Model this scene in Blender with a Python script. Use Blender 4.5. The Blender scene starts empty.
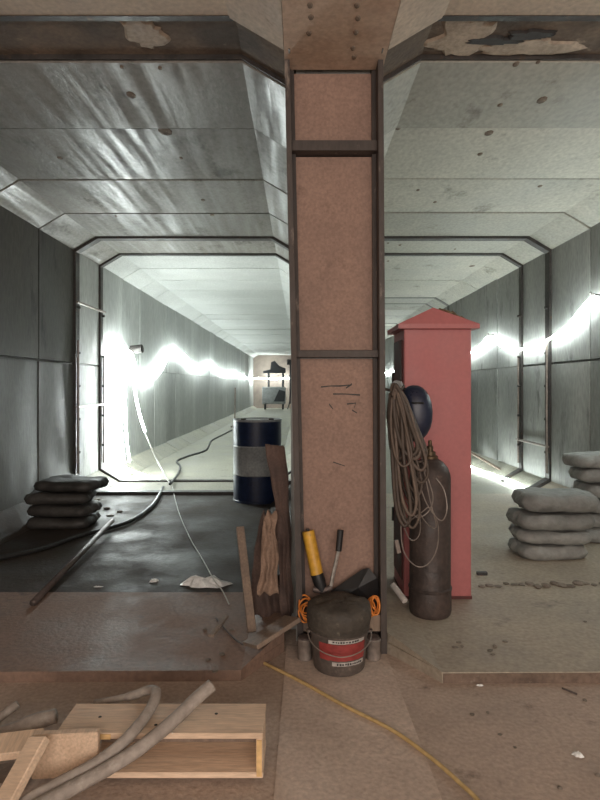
import bpy, bmesh, math, random
from mathutils import Vector, Matrix, noise
C = bpy.context.scene.collection
SC = bpy.context.scene
R = random.Random(7)
F, CX, CY, CH = 590.0, 300.0, 386.0, 1.35      # focal length in px, vanishing point, eye height

# ------------------------------------------------------------------ camera, world, lights, exposure
cam = bpy.data.cameras.new('camera'); co = bpy.data.objects.new('camera', cam); C.objects.link(co)
co.location = (0, 0, CH); co.rotation_euler = (math.pi/2, 0, 0)
cam.sensor_fit = 'VERTICAL'; cam.sensor_height = 24; cam.lens = 24*F/800
cam.shift_y = -(400-CY)/800; cam.clip_start = 0.05; cam.clip_end = 200
SC.camera = co
SC.view_settings.view_transform = 'Standard'; SC.view_settings.look = 'None'
SC.view_settings.gamma = 1; SC.view_settings.use_curve_mapping = False
SC.view_settings.exposure = 0.0
w = bpy.data.worlds.new('world'); SC.world = w; w.use_nodes = True
w.node_tree.nodes['Background'].inputs[0].default_value = (1, .86, .74, 1)
w.node_tree.nodes['Background'].inputs[1].default_value = 0.35
def area(name, loc, rot, sx, sy, e, col):
    l = bpy.data.lights.new(name, 'AREA'); l.shape = 'RECTANGLE'; l.size = sx; l.size_y = sy; l.energy = e; l.color = col
    o = bpy.data.objects.new(name, l); C.objects.link(o); o.location = loc; o.rotation_euler = rot
    return o
# added unseen warm fill behind the camera, at the near section's open back
area('rear_fill', (0.5, -3.4, 1.75), (math.radians(90), 0, 0), 5.0, 2.6, 205, (1, .88, .79))
LED = 50.0; LEDB = 85.0

# ------------------------------------------------------------------ helpers
def at(px, py, d): return Vector(((px-CX)*d/F, d, CH-(py-CY)*d/F))
def onfloor(px, py, z=0.05): return at(px, py, (CH-z)*F/(py-CY))
def onwall(px, py, x): return at(px, py, x*F/(px-CX))

MATS = {}
def N(nt, t, **k):
    n = nt.nodes.new(t)
    for a, b in k.items(): setattr(n, a, b)
    return n
def mat(name, c1, c2=None, scale=4.0, rough=(.6, .85), metal=0.0, bump=.15, fine=40.0, stretch=(1, 1, 1), c3=None, c3cut=.6,
        rnd=0.0, bdist=.01, spec=.5, streak=0.0, famp=1.0):
    m = bpy.data.materials.new(name); m.use_nodes = True; nt = m.node_tree; L = nt.links.new
    b = nt.nodes['Principled BSDF']
    tc = N(nt, 'ShaderNodeTexCoord'); mp = N(nt, 'ShaderNodeMapping'); mp.inputs['Scale'].default_value = stretch
    L(tc.outputs['Object'], mp.inputs[0])
    oi = N(nt, 'ShaderNodeObjectInfo'); ad = N(nt, 'ShaderNodeVectorMath', operation='ADD')
    mu = N(nt, 'ShaderNodeMath', operation='MULTIPLY'); mu.inputs[1].default_value = 31.0 if rnd else 0
    L(oi.outputs['Random'], mu.inputs[0]); L(mp.outputs[0], ad.inputs[0]); L(mu.outputs[0], ad.inputs[1])
    n1 = N(nt, 'ShaderNodeTexNoise'); n1.inputs['Scale'].default_value = scale; n1.inputs['Detail'].default_value = 6; n1.inputs['Roughness'].default_value = .62
    n2 = N(nt, 'ShaderNodeTexNoise'); n2.inputs['Scale'].default_value = fine; n2.inputs['Detail'].default_value = 4
    L(ad.outputs[0], n1.inputs[0]); L(ad.outputs[0], n2.inputs[0])
    cr = N(nt, 'ShaderNodeValToRGB'); e = cr.color_ramp.elements
    c2 = c2 or tuple(x*.7 for x in c1)
    e[0].position = .32; e[0].color = (*c2, 1); e[1].position = .68; e[1].color = (*c1, 1)
    L(n1.outputs[0], cr.inputs[0]); col = cr.outputs[0]
    def mix(f, a, bb, mode='MIX'):
        x = N(nt, 'ShaderNodeMix', data_type='RGBA', blend_type=mode)
        if isinstance(f, float): x.inputs[0].default_value = f
        else: L(f, x.inputs[0])
        for i, v in ((6, a), (7, bb)):
            if isinstance(v, tuple): x.inputs[i].default_value = v
            else: L(v, x.inputs[i])
        return x.outputs[2]
    if c3:
        n3 = N(nt, 'ShaderNodeTexNoise'); n3.inputs['Scale'].default_value = scale*2.3; n3.inputs['Detail'].default_value = 8; n3.inputs['Roughness'].default_value = .7
        of = N(nt, 'ShaderNodeVectorMath', operation='ADD'); of.inputs[1].default_value = (7, 3, 11); L(ad.outputs[0], of.inputs[0]); L(of.outputs[0], n3.inputs[0])
        r3 = N(nt, 'ShaderNodeMapRange'); r3.inputs[1].default_value = c3cut-.06; r3.inputs[2].default_value = c3cut+.06; L(n3.outputs[0], r3.inputs[0])
        col = mix(r3.outputs[0], col, (*c3, 1))
    fr = N(nt, 'ShaderNodeMapRange'); fr.inputs[1].default_value = .3; fr.inputs[2].default_value = .7; fr.inputs[3].default_value = 1-.18*famp; fr.inputs[4].default_value = 1+.12*famp
    L(n2.outputs[0], fr.inputs[0]); col = mix(1.0, col, fr.outputs[0], 'MULTIPLY')
    if rnd:
        rr = N(nt, 'ShaderNodeMapRange'); rr.inputs[3].default_value = 1-rnd; rr.inputs[4].default_value = 1+rnd*.6
        L(oi.outputs['Random'], rr.inputs[0]); col = mix(1.0, col, rr.outputs[0], 'MULTIPLY')
    L(col, b.inputs['Base Color'])
    rg = N(nt, 'ShaderNodeMapRange'); rg.inputs[1].default_value = .35; rg.inputs[2].default_value = .65; rg.inputs[3].default_value = rough[0]; rg.inputs[4].default_value = rough[1]
    if streak:      # trowel and drip streaks: smoother, slightly paler bands running on a slant
        m4 = N(nt, 'ShaderNodeMapping'); m4.inputs['Rotation'].default_value = (0, 0, .5); m4.inputs['Scale'].default_value = (9, .9, 4)
        L(ad.outputs[0], m4.inputs[0]); n4 = N(nt, 'ShaderNodeTexNoise'); n4.inputs['Scale'].default_value = 1.6; n4.inputs['Detail'].default_value = 5; L(m4.outputs[0], n4.inputs[0])
        av = N(nt, 'ShaderNodeMath', operation='MULTIPLY_ADD'); L(n4.outputs[0], av.inputs[0]); av.inputs[1].default_value = streak
        m5 = N(nt, 'ShaderNodeMath', operation='MULTIPLY'); L(n1.outputs[0], m5.inputs[0]); m5.inputs[1].default_value = 1-streak; L(m5.outputs[0], av.inputs[2])
        L(av.outputs[0], rg.inputs[0])
    else: L(n1.outputs[0], rg.inputs[0])
    L(rg.outputs[0], b.inputs['Roughness'])
    b.inputs['Metallic'].default_value = metal; b.inputs['Specular IOR Level'].default_value = spec
    bp = N(nt, 'ShaderNodeBump'); bp.inputs['Strength'].default_value = bump; bp.inputs['Distance'].default_value = bdist
    sm = N(nt, 'ShaderNodeMath', operation='ADD'); L(n1.outputs[0], sm.inputs[0]); L(n2.outputs[0], sm.inputs[1]); L(sm.outputs[0], bp.inputs['Height'])
    L(bp.outputs[0], b.inputs['Normal'])
    MATS[name] = m
    return m
def emit(name, col, s):
    m = bpy.data.materials.new(name); m.use_nodes = True; b = m.node_tree.nodes['Principled BSDF']
    b.inputs['Base Color'].default_value = (.9, .9, .9, 1); b.inputs['Emission Color'].default_value = (*col, 1); b.inputs['Emission Strength'].default_value = s
    MATS[name] = m
emit('led', (.90, 1, .97), LED); emit('led_bundle', (.92, 1, .98), LEDB)
mat('concrete_wall', (.40, .405, .385), (.22, .225, .215), 1.6, (.38, .75), bump=.15, stretch=(1, 1, .3), c3=(.12, .12, .115), c3cut=.63, rnd=.2)
mat('concrete_ceiling_lit', (.66, .67, .65), (.52, .53, .51), 1.2, (.5, .8), bump=.1, rnd=.06)  # whitened so the colour carries the light ropes' glare on this ceiling
mat('concrete_wall_lit', (.55, .565, .545), (.36, .37, .36), 1.6, (.42, .75), bump=.15, stretch=(1, 1, .2), c3=(.24, .245, .235), c3cut=.66, rnd=.12)  # left wall past the joint, rope glow painted in as paler concrete
mat('concrete_wall_shaded', (.14, .135, .12), (.075, .072, .066), 1.6, (.4, .75), bump=.15, stretch=(1, 1, .3), c3=(.05, .048, .045), c3cut=.63, rnd=.15, spec=.35)  # near left wall, shade painted into the concrete tone
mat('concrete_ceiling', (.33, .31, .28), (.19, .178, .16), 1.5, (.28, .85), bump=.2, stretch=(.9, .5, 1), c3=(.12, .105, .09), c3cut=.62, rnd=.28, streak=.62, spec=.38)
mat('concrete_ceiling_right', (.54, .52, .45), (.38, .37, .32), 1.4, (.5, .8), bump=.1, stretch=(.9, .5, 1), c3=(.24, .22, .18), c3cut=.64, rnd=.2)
mat('concrete_beige', (.62, .53, .43), (.45, .36, .28), 2.2, (.6, .85), bump=.15, c3=(.25, .18, .13), c3cut=.68)
mat('concrete_stub', (.55, .43, .34), (.40, .27, .19), 2.6, (.6, .85), bump=.15, c3=(.22, .14, .09), c3cut=.70)
mat('joint_dirt', (.25, .19, .145), (.085, .066, .052), 3.0, (.8, .95), bump=.4, c3=(.45, .36, .28), c3cut=.66)
mat('concrete_patch', (.55, .46, .37), (.35, .27, .2), 5.0, (.6, .85), bump=.4)
mat('dark_steel', (.085, .075, .07), (.035, .033, .032), 6.0, (.4, .7), metal=.4, bump=.2, c3=(.14, .09, .06), c3cut=.64)
mat('rust_steel', (.095, .078, .070), (.045, .038, .036), 7.0, (.5, .75), metal=.25, bump=.25, c3=(.24, .195, .165), c3cut=.65, stretch=(1, 1, .3))
mat('rust_board', (.345, .228, .180), (.245, .155, .120), 2.4, (.65, .85), bump=.15, fine=70, c3=(.22, .14, .11), c3cut=.64)
mat('dirt_floor', (.52, .41, .34), (.37, .285, .23), 2.0, (.65, .9), bump=.35, fine=55, c3=(.20, .15, .12), c3cut=.66)
mat('dirt_floor_light', (.60, .485, .41), (.47, .37, .305), 2.4, (.65, .9), bump=.3, fine=55, c3=(.28, .21, .17), c3cut=.70)
mat('slab_right', (.46, .40, .32), (.31, .265, .21), 1.7, (.55, .85), bump=.3, fine=45, c3=(.22, .19, .16), c3cut=.66)
mat('slab_left', (.31, .205, .155), (.17, .112, .085), 1.7, (.55, .85), bump=.3, fine=45, c3=(.12, .09, .08), c3cut=.66)
mat('edge_brown', (.24, .175, .135), (.12, .085, .065), 5, (.75, .95), bump=.6, c3=(.33, .27, .22), c3cut=.64)  # brown tone, darker than the slab, for its front strip
mat('wet_shaded_floor', (.066, .052, .043), (.030, .025, .021), 1.6, (.5, .9), bump=.3, fine=35, c3=(.085, .072, .062), c3cut=.66, spec=.3)  # wet slab, colour lowered further to hold the shade there
mat('dry_floor_far', (.36, .35, .285), (.22, .215, .175), 1.3, (.5, .85), bump=.25, c3=(.18, .18, .155), c3cut=.64)
mat('red_paint', (.49, .16, .16), (.41, .13, .13), 2.5, (.42, .6), bump=.03, c3=(.38, .118, .118), c3cut=.70, famp=.25)
mat('dark_red', (.16, .035, .03), (.05, .02, .02), 4, (.5, .7))
mat('black_plastic', (.018, .018, .02), (.01, .01, .011), 8, (.35, .6), bump=.1)
mat('navy_plastic', (.022, .03, .06), (.012, .016, .035), 6, (.25, .45), bump=.05)
mat('cylinder_paint', (.095, .068, .058), (.045, .036, .034), 5, (.45, .75), metal=.2, bump=.3, c3=(.17, .12, .10), c3cut=.66)
mat('brass_dirty', (.18, .12, .07), (.08, .06, .04), 12, (.4, .6), metal=.7)
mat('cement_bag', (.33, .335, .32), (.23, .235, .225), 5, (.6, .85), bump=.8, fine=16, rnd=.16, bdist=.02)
mat('cement_bag_shaded', (.062, .058, .053), (.034, .032, .03), 5, (.45, .8), bump=.5, fine=30, rnd=.15)  # bags by the left wall, shade mixed into their colour
mat('wood', (.80, .61, .45), (.66, .48, .34), 3.5, (.6, .8), bump=.15, stretch=(.4, 3, 3), c3=(.48, .33, .22), c3cut=.70, rnd=.1)
mat('wood_edge', (.82, .55, .26), (.62, .40, .18), 6, (.6, .8), bump=.15)
mat('wood_dirty', (.30, .225, .17), (.17, .125, .10), 4, (.65, .85), bump=.3, stretch=(2, 2, .5))
mat('pole_grey', (.42, .37, .33), (.26, .22, .19), 8, (.6, .85), bump=.4, c3=(.46, .42, .38), c3cut=.64)
mat('hose_black', (.03, .03, .03), (.016, .016, .016), 8, (.4, .6))
mat('steel_bar', (.15, .12, .11), (.08, .06, .055), 8, (.4, .65), metal=.4)
mat('cable_brown', (.14, .105, .082), (.085, .062, .05), 9, (.5, .75), bump=.2, rnd=.45)
mat('wire_grey', (.33, .28, .25), (.2, .17, .15), 9, (.35, .55), metal=.3)
mat('white_wire', (.62, .62, .58), (.5, .5, .46), 9, (.5, .6))
mat('yellow_cord', (.62, .44, .20), (.48, .33, .14), 9, (.5, .7))
mat('orange_cord', (.85, .30, .06), (.62, .19, .03), 9, (.45, .6))
mat('yellow_paint', (.72, .40, .05), (.50, .26, .03), 8, (.35, .55), c3=(.09, .07, .05), c3cut=.66)
mat('chrome', (.62, .60, .57), (.42, .40, .38), 10, (.22, .4), metal=.9, bump=.05)
mat('bucket_body', (.135, .11, .095), (.075, .062, .055), 6, (.5, .75), bump=.25, c3=(.19, .155, .13), c3cut=.62)
mat('bucket_mud', (.085, .072, .058), (.042, .036, .03), 7, (.6, .85), bump=.6, c3=(.16, .14, .11), c3cut=.64)
mat('label_red', (.36, .055, .05), (.26, .04, .038), 7, (.5, .7), c3=(.16, .05, .045), c3cut=.66)
mat('label_white', (.56, .53, .50), (.38, .35, .33), 9, (.5, .7))
mat('ink', (.06, .055, .055), (.03, .03, .03), 9, (.6, .8))
mat('cloth_brown', (.135, .088, .072), (.065, .042, .036), 5, (.75, .95), bump=.4, fine=90)
mat('cloth_tan', (.33, .225, .165), (.19, .125, .09), 5, (.75, .95), bump=.4, fine=90)
mat('drum_blue', (.012, .025, .075), (.006, .012, .04), 5, (.3, .5), bump=.05)
mat('drum_grey', (.36, .37, .37), (.25, .26, .26), 5, (.45, .65))
mat('white_plastic', (.93, .94, .93), (.82, .83, .82), 6, (.12, .25), bump=.6)
mat('stone', (.30, .255, .21), (.17, .145, .12), 9, (.7, .9), bump=.5, rnd=.3)
mat('leaf_brown', (.26, .18, .10), (.12, .08, .05), 9, (.7, .9), bump=.4)
mat('far_brown', (.40, .33, .28), (.20, .16, .14), .9, (.6, .9), bump=.3)
mat('machine_dark', (.05, .05, .055), (.025, .025, .03), 4, (.5, .7))

def mesh(name, verts, faces, m, parent=None, smooth=False, loc=None):
    me = bpy.data.meshes.new(name); me.from_pydata([tuple(v) for v in verts], [], faces); me.update()
    bm = bmesh.new(); bm.from_mesh(me); bmesh.ops.recalc_face_normals(bm, faces=bm.faces); bm.to_mesh(me); bm.free()
    me.materials.append(MATS[m])
    if smooth:
        for p in me.polygons: p.use_smooth = True
    o = bpy.data.objects.new(name, me); C.objects.link(o)
    if parent is not None: o.parent = parent
    if loc is not None: o.location = loc
    return o
def empty(name, loc=(0, 0, 0), rz=0):
    o = bpy.data.objects.new(name, None); C.objects.link(o); o.location = loc; o.rotation_euler.z = rz; o.empty_display_size = .1
    return o
def tag(o, label, cat, group=None):
    o['label'] = label; o['category'] = cat
    if group: o['group'] = group
    return o
def struct(o): o['kind'] = 'structure'; return o
class MB:
    def __init__(s): s.v = []; s.f = []
    def add(s, v, f):
        k = len(s.v); s.v += [Vector(x) for x in v]; s.f += [tuple(i+k for i in q) for q in f]; return s
    def box(s, a, b, M=None, bev=0.0):
        bm = bmesh.new(); bmesh.ops.create_cube(bm, size=1)
        ce = [(a[i]+b[i])/2 for i in range(3)]; sz = [abs(b[i]-a[i]) for i in range(3)]
        for v in bm.verts: v.co = Vector((ce[0]+v.co.x*sz[0], ce[1]+v.co.y*sz[1], ce[2]+v.co.z*sz[2]))
        if bev: bmesh.ops.bevel(bm, geom=list(bm.edges), offset=bev, segments=1, affect='EDGES')
        bm.verts.ensure_lookup_table(); bm.verts.index_update()
        vs = [v.co.copy() for v in bm.verts]
        if M: vs = [M @ v for v in vs]
        s.add(vs, [[v.index for v in f.verts] for f in bm.faces]); bm.free(); return s
    def tube(s, pts, r, n=8, smooth=0, caps=True):
        pts = [Vector(p) for p in pts]
        if smooth: pts = spline(pts, smooth)
        rs = r if isinstance(r, (list, tuple)) else None
        T = []
        for i in range(len(pts)):
            T.append((pts[min(i+1, len(pts)-1)]-pts[max(i-1, 0)]).normalized())
        up = Vector((0, 0, 1)) if abs(T[0].z) < .9 else Vector((1, 0, 0))
        nrm = T[0].cross(up).normalized(); vs = []; fs = []
        for i, p in enumerate(pts):
            nrm = (nrm - T[i]*nrm.dot(T[i])).normalized(); bi = T[i].cross(nrm)
            q = rs[min(len(rs)-1, int(i*(len(rs)-1)/max(1, len(pts)-1)+.5))] if rs else r
            for k in range(n):
                a = 2*math.pi*k/n; vs.append(p+nrm*math.cos(a)*q+bi*math.sin(a)*q)
        for i in range(len(pts)-1):
            for k in range(n):
                fs.append((i*n+k, i*n+(k+1) % n, (i+1)*n+(k+1) % n, (i+1)*n+k))
        if caps: fs.append(tuple(range(n))); fs.append(tuple(range((len(pts)-1)*n, len(pts)*n)))
        return s.add(vs, fs)
    def lathe(s, prof, n=24, c=(0, 0, 0), caps=True):
        vs = []; fs = []; c = Vector(c)
        for r, z in prof:
            for k in range(n):
                a = 2*math.pi*k/n; vs.append(c+Vector((r*math.cos(a), r*math.sin(a), z)))
        for i in range(len(prof)-1):
            for k in range(n): fs.append((i*n+k, i*n+(k+1) % n, (i+1)*n+(k+1) % n, (i+1)*n+k))
        if caps: fs.append(tuple(range(n))); fs.append(tuple(range((len(prof)-1)*n, len(prof)*n)))
        return s.add(vs, fs)
    def prism(s, poly, y0, y1):      # polygon in x,z extruded along y
        n = len(poly); vs = [(x, y0, z) for x, z in poly]+[(x, y1, z) for x, z in poly]
        fs = [(i, (i+1) % n, (i+1) % n+n, i+n) for i in range(n)]+[tuple(range(n)), tuple(range(n, 2*n))]
        return s.add(vs, fs)
    def build(s, name, m, parent=None, smooth=False, loc=None): return mesh(name, s.v, s.f, m, parent, smooth, loc)
def spline(p, k):
    out = []
    for i in range(len(p)-1):
        a, b, c, d = p[max(i-1, 0)], p[i], p[i+1], p[min(i+2, len(p)-1)]
        for j in range(k):
            t = j/k; out.append(.5*((2*b)+(c-a)*t+(2*a-5*b+4*c-d)*t*t+(3*b-a-3*c+d)*t*t*t))
    return out+[p[-1].copy()]
def autosmooth(o, deg=40):
    for p in o.data.polygons: p.use_smooth = True
    try: o.data.set_sharp_from_angle(angle=math.radians(deg))
    except Exception: pass
    return o

# ------------------------------------------------------------------ the setting: twin box culvert
XL, XML, XMR, XR = -2.72, -.05, .40, 3.02          # left wall, middle wall faces, right wall
ZC, ZS, HW, HH, ZF = 3.15, 2.99, .27, .16, .05     # ceiling, haunch foot, haunch width / height, cell floor
END = 34.5
CELLS = ((XL, XML), (XMR, XR))
RINGS = [(7.13, 8.05)]+[(12.0+4.9*i, 12.9+4.9*i) for i in range(5)]

# floors
floor = struct(MB().box((XL-.3, -3.5, -.3), (XR+.3, 3.7, 0)).build('floor', 'dirt_floor'))
strip = MB().add([(-.16, -3.5, .004), (.62, -3.5, .004), (.43, 3.05, .004), (-.07, 3.05, .004), (-.16, -3.5, -.1), (.62, -3.5, -.1), (.43, 3.05, -.1), (-.07, 3.05, -.1)],
    [(0, 1, 2, 3), (4, 5, 6, 7), (0, 1, 5, 4), (1, 2, 6, 5), (2, 3, 7, 6), (3, 0, 4, 7)]).build('cut_wall_strip', 'dirt_floor_light', floor)
def plan(name, poly, z0, z1, m):
    n = len(poly); return struct(mesh(name, [(x, y, z0) for x, y in poly]+[(x, y, z1) for x, y in poly], [(i, (i+1) % n, (i+1) % n+n, i+n) for i in range(n)]+[tuple(range(n)), tuple(range(n, 2*n))], m))
fl = plan('floor_slab_near', [(XML-.03, 3.0), (-.27, 2.70), (XL-.3, 2.66), (XL-.3, 3.72), (XML-.03, 3.72)], 0, ZF, 'slab_left')
struct(MB().box((XL-.3, 3.73, -.3), (XML, 7.13, ZF-.006)).build('floor_slab_wet', 'wet_shaded_floor'))
struct(MB().box((XL-.3, 7.13, -.3), (XML, END, ZF)).build('floor_slab_far', 'dry_floor_far'))
fr = plan('floor_slab_open', [(XMR+.03, 3.0), (.645, 2.68), (XR+.3, 2.70), (XR+.3, 7.13), (XMR+.03, 7.13)], 0, ZF, 'slab_right')
struct(MB().box((XMR, 7.13, -.3), (XR+.3, END, ZF)).build('floor_slab_open', 'dry_floor_far'))
MB().add([(.650, 2.675, 0.0), (XR, 2.693, 0.0), (XR, 2.70, 0.0), (.650, 2.684, 0.0), (.650, 2.675, ZF-.006), (XR, 2.693, ZF-.004), (XR, 2.70, ZF-.004), (.650, 2.684, ZF-.006)],
    [(0, 1, 2, 3), (4, 5, 6, 7), (0, 1, 5, 4), (1, 2, 6, 5), (2, 3, 7, 6), (3, 0, 4, 7)]).build('slab_edge_strip', 'edge_brown', fr)  # thin darker brown strip along the slab's front edge
# floor haunches along all walls
def haunch(name, x, s, y0, y1, m, w=HW, h=HH):
    return struct(MB().prism([(x, ZF-.05), (x, ZF+h), (x+s*w, ZF), (x+s*w, ZF-.05)], y0, y1).build(name, m))
def near_haunch(x, xf, y0, yf, y1, z, m):
    struct(mesh('floor_haunch', [(x, y0+.004, ZF-.004), (xf, yf+.004, ZF-.004), (x, y0+.004, ZF+z), (xf, yf+.004, ZF+.001), (x, y1, ZF-.004), (xf, y1, ZF-.004), (x, y1, ZF+z), (xf, y1, ZF+.001)],
        [(0, 1, 3, 2), (4, 5, 7, 6), (2, 3, 7, 6), (0, 1, 5, 4), (0, 2, 6, 4), (1, 3, 7, 5)], m))
near_haunch(XMR+.045, .645, 3.0, 2.68, 7.13, .045, 'slab_right'); near_haunch(XML-.03, -.27, 3.0, 2.70, 3.72, .06, 'slab_left')
haunch('floor_haunch', XML, -1, 3.72, 7.13, 'wet_shaded_floor')
haunch('floor_haunch', XL, 1, 2.70, 7.13, 'wet_shaded_floor')
haunch('floor_haunch', XR, -1, 2.70, 7.13, 'slab_right')
for x, s in ((XL, 1), (XR, -1), (XMR, 1), (XML, -1)):
    y = 8.05
    hs = [(7.15, 8.03)]
    while y < 33: hs.append((y+.012, min(y+1.3, END)-.012)); y += 1.3
    hb = None
    for a, b in hs:
        o = MB().prism([(x, ZF-.05), (x, ZF+HH+R.uniform(-.006, .006)), (x+s*HW, ZF+.004), (x+s*HW, ZF-.05)], a, b).build('floor_haunch' if hb is None else 'haunch_block', 'dry_floor_far')
        if hb is None: hb = struct(o)
        else: o.parent = hb

# backing slabs / walls
ceil = struct(MB().box((XL-.3, 2.9, ZC+.09), (XR+.3, END+.2, ZC+.4)).build('ceiling', 'joint_dirt'))
wl = struct(MB().box((XL-.35, -3.5, -.3), (XL-.06, END+.2, ZC+.2)).build('wall_left', 'concrete_wall'))
wr = struct(MB().box((XR+.06, -3.5, -.3), (XR+.35, END+.2, ZC+.2)).build('wall_right', 'concrete_wall'))
wm = struct(MB().box((XML+.03, 3.12, -.3), (XMR-.03, END, ZC+.1)).build('wall_middle', 'concrete_wall'))
we = struct(MB().box((XL-.3, END, -.3), (XR+.3, END+.3, ZC+.3)).build('wall_end', 'far_brown'))
struct(MB().box((XL-.06, -3.5, -.3), (XL, 2.9, ZC+.1)).build('wall_near_left', 'concrete_wall'))
struct(MB().box((XR, -3.5, -.3), (XR+.06, 2.9, ZC+.1)).build('wall_near_right', 'concrete_wall'))

def cprof(xa, xb, dz=0.0):
    return [(xa, ZC+.095), (xa, ZS+dz), (xa+HW, ZC+dz), (xb-HW, ZC+dz), (xb, ZS+dz), (xb, ZC+.095)]
# near section of the ceiling with the stub of the removed middle wall
nc = struct(MB().box((XL-.3, -3.5, ZC+.09), (XR+.3, 2.88, ZC+.4)).build('ceiling_near', 'concrete_beige'))
for a, b in ((XL, XML-.03), (XMR+.03, XR)):
    MB().prism(cprof(a, b), -3.5, 2.88).build('ceiling_panel', 'concrete_beige', nc)
stub = MB().prism([(XML-.028, ZC+.09), (XML-.028, ZS), (XMR+.028, ZS), (XMR+.028, ZC+.09)], -3.5, 3.06).build('wall_stub', 'concrete_stub', nc)
def hole(px, py, z, parent, r=.018):
    d = (z-CH)*F/(CY-py); p = at(px, py, d)
    prof = [(r*1.0, 0), (r*.9, -.004), (r*.5, -.006)]
    o = MB().lathe(prof, 8, (0, 0, 0)).build('tie_hole', 'joint_dirt', parent, loc=(p.x, p.y, z))
    o.scale = (1, 1.6, 1); return o
for px, py in ((310, 5), (311, 17), (309, 33), (357, 5), (358, 18), (356, 32), (353, 48), (354, 57)): hole(px, py, ZS, stub, .013)

# recessed joint band over the column
for k, (a, b) in enumerate(CELLS):
    jb = struct(MB().prism([(x, z+.028) for x, z in cprof(a, b)], 2.88, 3.27).build('trim_joint', 'joint_dirt'))
    MB().prism([(a, ZS-.004), (a+HW, ZC-.004), (b-HW, ZC-.004), (b, ZS-.004), (b, ZS+.02), (b-HW, ZC+.02), (a+HW, ZC+.02), (a, ZS+.02)], 2.865, 2.905).build('joint_lip', 'dark_steel', jb)
    MB().prism([(a, ZS+.002), (a+HW, ZC+.002), (b-HW, ZC+.002), (b, ZS+.002), (b, ZS+.03), (b-HW, ZC+.03), (a+HW, ZC+.03), (a, ZS+.03)], 3.25, 3.265).build('joint_lip', 'dark_steel', jb)
    def patch(name, x0, x1, y0, y1, seed, m='concrete_patch', h=.012, z=None):
        n = 40; vs = []; cx2, cy2 = (x0+x1)/2, (y0+y1)/2
        for f, zz in ((1, .0275), (.86, .0275-h)):
            for i in range(n):
                t = 2*math.pi*i/n; q2 = f*(1+.55*noise.noise(Vector((math.cos(t)*1.6, math.sin(t)*1.6, seed*5.3)))+.25*noise.noise(Vector((math.cos(t)*5, math.sin(t)*5, seed*2.3))))
                vs.append((cx2+math.cos(t)*q2*(x1-x0)/2, max(2.895, min(3.245, cy2+math.sin(t)*q2*(y1-y0)/2)), ZC+zz))
        MB().add(vs, [tuple(range(n, 2*n))]+[(i, (i+1) % n, n+(i+1) % n, n+i) for i in range(n)]).build(name, m, jb)
    if k == 0: patch('mortar_patch', -.92, -.70, 2.90, 3.2, 2); patch('mortar_patch', -1.7, -.95, 2.89, 2.94, 3)
    else:
        patch('mortar_patch', .68, 1.02, 2.93, 3.26, 5); patch('mortar_patch', .95, 1.5, 3.10, 3.25, 6)
        patch('gouge', .88, 1.16, 3.08, 3.14, 8, 'ink', .016); patch('gouge', 1.08, 1.3, 3.02, 3.10, 12, 'ink', .014)

# ceiling and wall panels, slice by slice, and steel joint loops
slices = [(3.26, 4.12), (4.12, 5.15), (5.15, 6.14), (6.14, 7.13)]
for i, (a, b) in enumerate(RINGS):
    n0 = b; n1 = RINGS[i+1][0] if i+1 < len(RINGS) else END
    slices.append((a, b))
    k = max(1, round((n1-n0)/1.0))
    for j in range(k): slices.append((n0+(n1-n0)*j/k, n0+(n1-n0)*(j+1)/k))
zm = 1.62
panels = {}
for a, b in slices:
    for ci, (x0, x1) in enumerate(CELLS):
        dz = R.uniform(-.010, .010); g = .013 if a < 7.2 else .004
        p = MB().prism(cprof(x0, x1, dz), a+g, b-g).build('ceiling_panel', 'concrete_ceiling_right' if ci else ('concrete_ceiling' if a < 7.2 else 'concrete_ceiling_lit'), ceil)
        panels[(round(a, 2), ci)] = (p, dz)
    for side, x, s, par in ((0, XL, -1, wl), (1, XR, 1, wr)):
        for z0, z1 in ((-.05, zm), (zm, ZC+.05)):
            dx = R.uniform(-.004, .008)
            MB().box((x+s*dx, a+g, z0+g), (x+s*.07, b-g, z1-g)).build('wall_panel', ('concrete_wall_shaded' if a < 7 else 'concrete_wall_lit') if side == 0 else 'concrete_wall', par)
    for x, s in ((XML, 1), (XMR, -1)):
        MB().box((x, max(a, 3.14)+g, -.05), (x+s*.04, b-g, ZC+.05)).build('wall_panel', 'concrete_wall', wm)
def spots(a, ci, pts):
    p, dz = panels[(a, ci)]
    for px, py, r in pts: hole(px, py, ZC+dz, p, r)
spots(3.26, 0, ((131, 95, .028), (122, 67, .012), (160, 68, .012)))
spots(4.12, 0, ((165, 131, .05), (181, 158, .014), (60, 158, .02)))
spots(5.15, 0, ((203, 200, .02),)); spots(6.14, 0, ((212, 215, .024), (116, 216, .015), (190, 184, .012)) [:2])
spots(3.26, 1, ((516, 64, .018), (538, 62, .012), (500, 105, .016), (542, 100, .03)))
spots(4.12, 1, ((489, 133, .03), (480, 154, .02), (398, 128, .02)))
spots(5.15, 1, ((435, 202, .018), (418, 190, .016), (540, 186, .02)))
spots(8.05, 1, ((388, 261, .02), (472, 266, .04)))
spots(7.13, 1, ((400, 245, .02), (455, 249, .016), (388, 243, .016)))

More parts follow.
